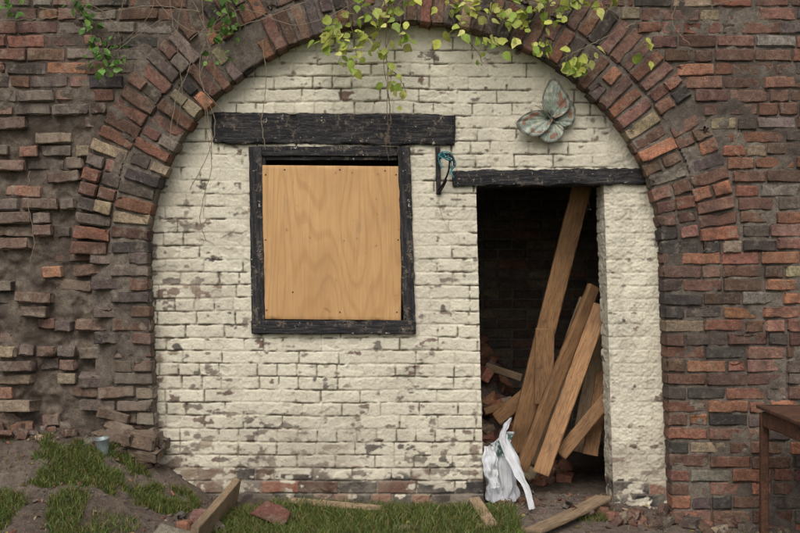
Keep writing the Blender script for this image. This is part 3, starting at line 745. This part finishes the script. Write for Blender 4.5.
# ---------------------------------------------------------------- butterfly ornament
def mat_bfly():
    a=NT('painted_metal_wing'); c=a.attr(); n=a.noise(60,4,.7); c=a.mix(1,c,a.ramp(n,[(.3,.65),(.7,1.2)]),'MULTIPLY')
    a.color(c); a.b.inputs['Roughness'].default_value=.5; a.bump(n,.3,.003); return a.m
M_b=mat_bfly(); bf=empty('butterfly_ornament')
def wing(name,root,outline,seed,yo,lift):
    pts=smooth_path([*outline],90); nR=28; c=np.array(root,float); V=[];C_=[]
    for r in np.linspace(0,1,nR):
        for j,p in enumerate(pts):
            q=c+(p-c)*r
            w=P(q[0],q[1],0); w[1]=yo-lift*r-.010*math.sin(r*3.0)-.003*math.sin(j*.6)*r
            V.append(w)
            vein=abs(math.sin(j*.21+.3))
            col=np.array([.28,.32,.26])
            n=float(fbm(np.array([q[0]*.13,q[1]*.13,seed]),2,9))
            if .45<r<.84 and n>.58: col=np.array([.26,.14,.095])
            if .25<r<.90 and n<.38: col=np.array([.42,.43,.34])
            if r>.90: col=np.array([.15,.135,.11])
            if vein<.10 and r>.15: col=col*.5
            if r<.18: col=np.array([.14,.14,.12])
            C_.append(col)
    R=nR;n=len(pts); o=mesh_obj(name,np.array(V),grid_faces(R,n),np.array(C_),M_b,parent=bf)
    m=o.modifiers.new('t','SOLIDIFY'); m.thickness=.003
wing('forewing_1',(550,117),[(549,116),(541,104),(543,92),(549,81),(555,81),(561,90),(567,99),(568,108),(562,116),(553,120)],1,-.035,.05)
wing('hindwing_1',(554,121),[(553,119),(562,106),(570,102),(574,111),(572,124),(563,128),(555,123)],2,-.03,.03)
wing('forewing_2',(549,119),[(549,121),(543,113),(530,113),(518,120),(515,128),(523,136),(536,138),(546,131),(551,122)],3,-.035,.05)
wing('hindwing_2',(552,123),[(550,121),(540,129),(537,138),(546,144),(558,141),(563,132),(557,123)],4,-.03,.03)
bp=[P(543,112),P(547,116),P(551,120),P(556,125),P(560,130)]; bp=[p-[0,.045,0] for p in bp]
v,f=tube(smooth_path(bp,14),np.array([.004,.008,.010,.010,.009,.010,.011,.010,.009,.008,.007,.006,.005,.002]),10); parts=[(v,f,np.tile((.12,.11,.09),(len(v),1)))]
for dx in ((-3,-9),(-9,-5)):
    q=[P(543,112)-[0,.045,0],P(543+dx[0]*.6,112+dx[1]*.7)-[0,.06,0],P(543+dx[0],112+dx[1])-[0,.065,0]]
    v,f=tube(smooth_path(q,10),[.0015]*9+[.003],6); parts.append((v,f,np.tile((.05,.045,.04),(len(v),1))))
V,F,Cc=merge(parts); mesh_obj('body',V,F,Cc,M_b,parent=bf)

# ---------------------------------------------------------------- hook bracket with teal cord
hk=empty('wall_hook')
Mm=NT('black_iron'); Mm.color(Mm.ramp(Mm.noise(50),[(.4,(.015,.015,.017)),(.7,(.06,.045,.04))])); Mm.b.inputs['Roughness'].default_value=.5; Mm.b.inputs['Metallic'].default_value=.5
a=P(437.5,147);b=P(438.5,195);a[1]=b[1]=-.022
board('back_plate',a,b,.030,.012,Mm.m,(1,0,0),parent=hk,warp=0,r=.002,amp=.0005,chip=0)
parts=[]
for pts,r in (([(438,160,-.03),(442,158,-.07),(448,156,-.11),(452,160,-.13),(453,168,-.13)],.006),([(438,190,-.03),(443,184,-.06),(448,172,-.09),(449,160,-.10)],.006),([(438,194,-.025),(441,190,-.04),(444,185,-.05),(446,180,-.055)],.007)):
    v,f=tube(smooth_path([P(x,y)+[0,d,0] for x,y,d in pts],18),r,8); parts.append((v,f))
V,F,_=merge(parts); mesh_obj('hook_arm',V,F,None,Mm.m,parent=hk)
parts=[]
for k in range(6):
    th=np.linspace(0,2*math.pi,26); c=P(446+rng.normal(0,1.2),158+rng.normal(0,1.5))+[0,-.10,0]; rx=.038+rng.normal(0,.006); rz=.010+.012*rng.random()
    pts=np.stack([c[0]+rx*np.cos(th)+.005*np.sin(3*th+k),c[1]+.02*np.sin(th+k),c[2]+rz*np.sin(th)-.0144*np.cos(th)],-1); v,f=tube(pts,.0036,6); parts.append((v,f,np.tile(np.array((.05,.20,.22))*rng.uniform(.7,1.4),(len(v),1))))
for q in ([(452,157),(455,166),(451,172),(453,179)],[(441,155),(438,160),(441,170)],[(449,158),(451,168),(449,176)]):
    v,f=tube(smooth_path([P(x,y)+[0,-.1,0] for x,y in q],14),.0036,6); parts.append((v,f,np.tile((.05,.22,.24),(len(v),1))))
V,F,Cc=merge(parts); mesh_obj('teal_cord',V,F,Cc,M_twig,parent=hk)
v,f=tube(smooth_path([P(x,y)+[0,-.025,0] for x,y in ((438,195),(440,210),(446,225),(455,236))],16),.0014,5); mesh_obj('loose_wire',v,f,np.tile((.3,.27,.2),(len(v),1)),M_twig,parent=hk)

# ---------------------------------------------------------------- metal pot on soil
Mg=NT('galvanised_steel'); Mg.color(Mg.ramp(Mg.noise(25),[(.35,(.20,.24,.24)),(.7,(.38,.42,.41))])); Mg.b.inputs['Metallic'].default_value=.4; Mg.b.inputs['Roughness'].default_value=.45
pr=[(.0,.0),(.028,.0),(.030,.004),(.036,.05),(.041,.092),(.045,.096),(.043,.099),(.038,.094),(.033,.05),(.027,.008),(0,.008)]
th=np.linspace(0,2*math.pi,29); G=np.stack([st(r*np.cos(th),r*np.sin(th),0*th+h_) for r,h_ in pr]); o=mesh_obj('metal_plant_pot',G,grid_faces(*G.shape[:2]),None,Mg.m); p=gp3(104,-.32,-.01); o.location=p; o.rotation_euler=(.12,-.1,0)

# ---------------------------------------------------------------- rusty steel table
tb=empty('rusty_metal_table')
X0,X1,Y0,Y1,ZT=2.09,2.72,-1.65,-.47,.845
def leg(n,x,y):
    z0=float(gz(x,y))-.02
    board(n,(x,y,z0),(x,y,ZT-.03),.045,.045,M_rust,(1,0,0),parent=tb,warp=.001,r=.004,amp=.001)
leg('leg_1',X0+.025,Y1-.025);leg('leg_2',X1-.025,Y1-.025);leg('leg_3',X0+.025,Y0+.025);leg('leg_4',X1-.025,Y0+.025)
zt_=ZT-.06
board('apron_back',(X0+.05,Y1-.025,zt_),(X1-.05,Y1-.025,zt_),.09,.03,M_rust,(0,0,1),parent=tb)
board('apron_front',(X0+.05,Y0+.025,zt_),(X1-.05,Y0+.025,zt_),.09,.03,M_rust,(0,0,1),parent=tb)
board('apron_left',(X0+.02,Y0+.05,zt_),(X0+.02,Y1-.05,zt_),.09,.03,M_rust,(0,0,1),parent=tb)
board('apron_right',(X1-.02,Y0+.05,zt_),(X1-.02,Y1-.05,zt_),.09,.03,M_rust,(0,0,1),parent=tb)
board('table_top',(X0-.01,(Y0+Y1)/2,ZT),(X1+.01,(Y0+Y1)/2,ZT),Y1-Y0+.03,.022,M_rust,(0,1,0),parent=tb,warp=.002)

# ---------------------------------------------------------------- light, camera
w=bpy.data.worlds.new('World'); scene.world=w; w.use_nodes=True; nt=w.node_tree
sky=nt.nodes.new('ShaderNodeTexSky'); sky.sky_type='NISHITA'; sky.sun_disc=False
el,az=math.radians(48),math.radians(192)
sky.sun_elevation=el; sky.sun_rotation=az; sky.dust_density=4; sky.air_density=1
hs=nt.nodes.new('ShaderNodeHueSaturation'); hs.inputs['Saturation'].default_value=.4
nt.links.new(sky.outputs[0],hs.inputs['Color']); nt.links.new(hs.outputs[0],nt.nodes['Background'].inputs[0]); nt.nodes['Background'].inputs[1].default_value=.15
sd=bpy.data.lights.new('sun','SUN'); sd.energy=1.2; sd.angle=math.radians(40); sd.color=(1,.955,.89)
so=bpy.data.objects.new('sun',sd); scene.collection.objects.link(so)
dirv=Vector((math.sin(az)*math.cos(el),math.cos(az)*math.cos(el),math.sin(el)))
so.rotation_euler=dirv.to_track_quat('Z','Y').to_euler()
cd=bpy.data.cameras.new('camera'); cd.lens=50.4; cd.sensor_width=36; cd.clip_end=2000
co=bpy.data.objects.new('camera',cd); co.location=(0,-7,CAMZ); co.rotation_euler=(math.pi/2,0,0); scene.collection.objects.link(co); scene.camera=co
scene.view_settings.view_transform='Standard'; scene.view_settings.look='None'; scene.view_settings.exposure=0
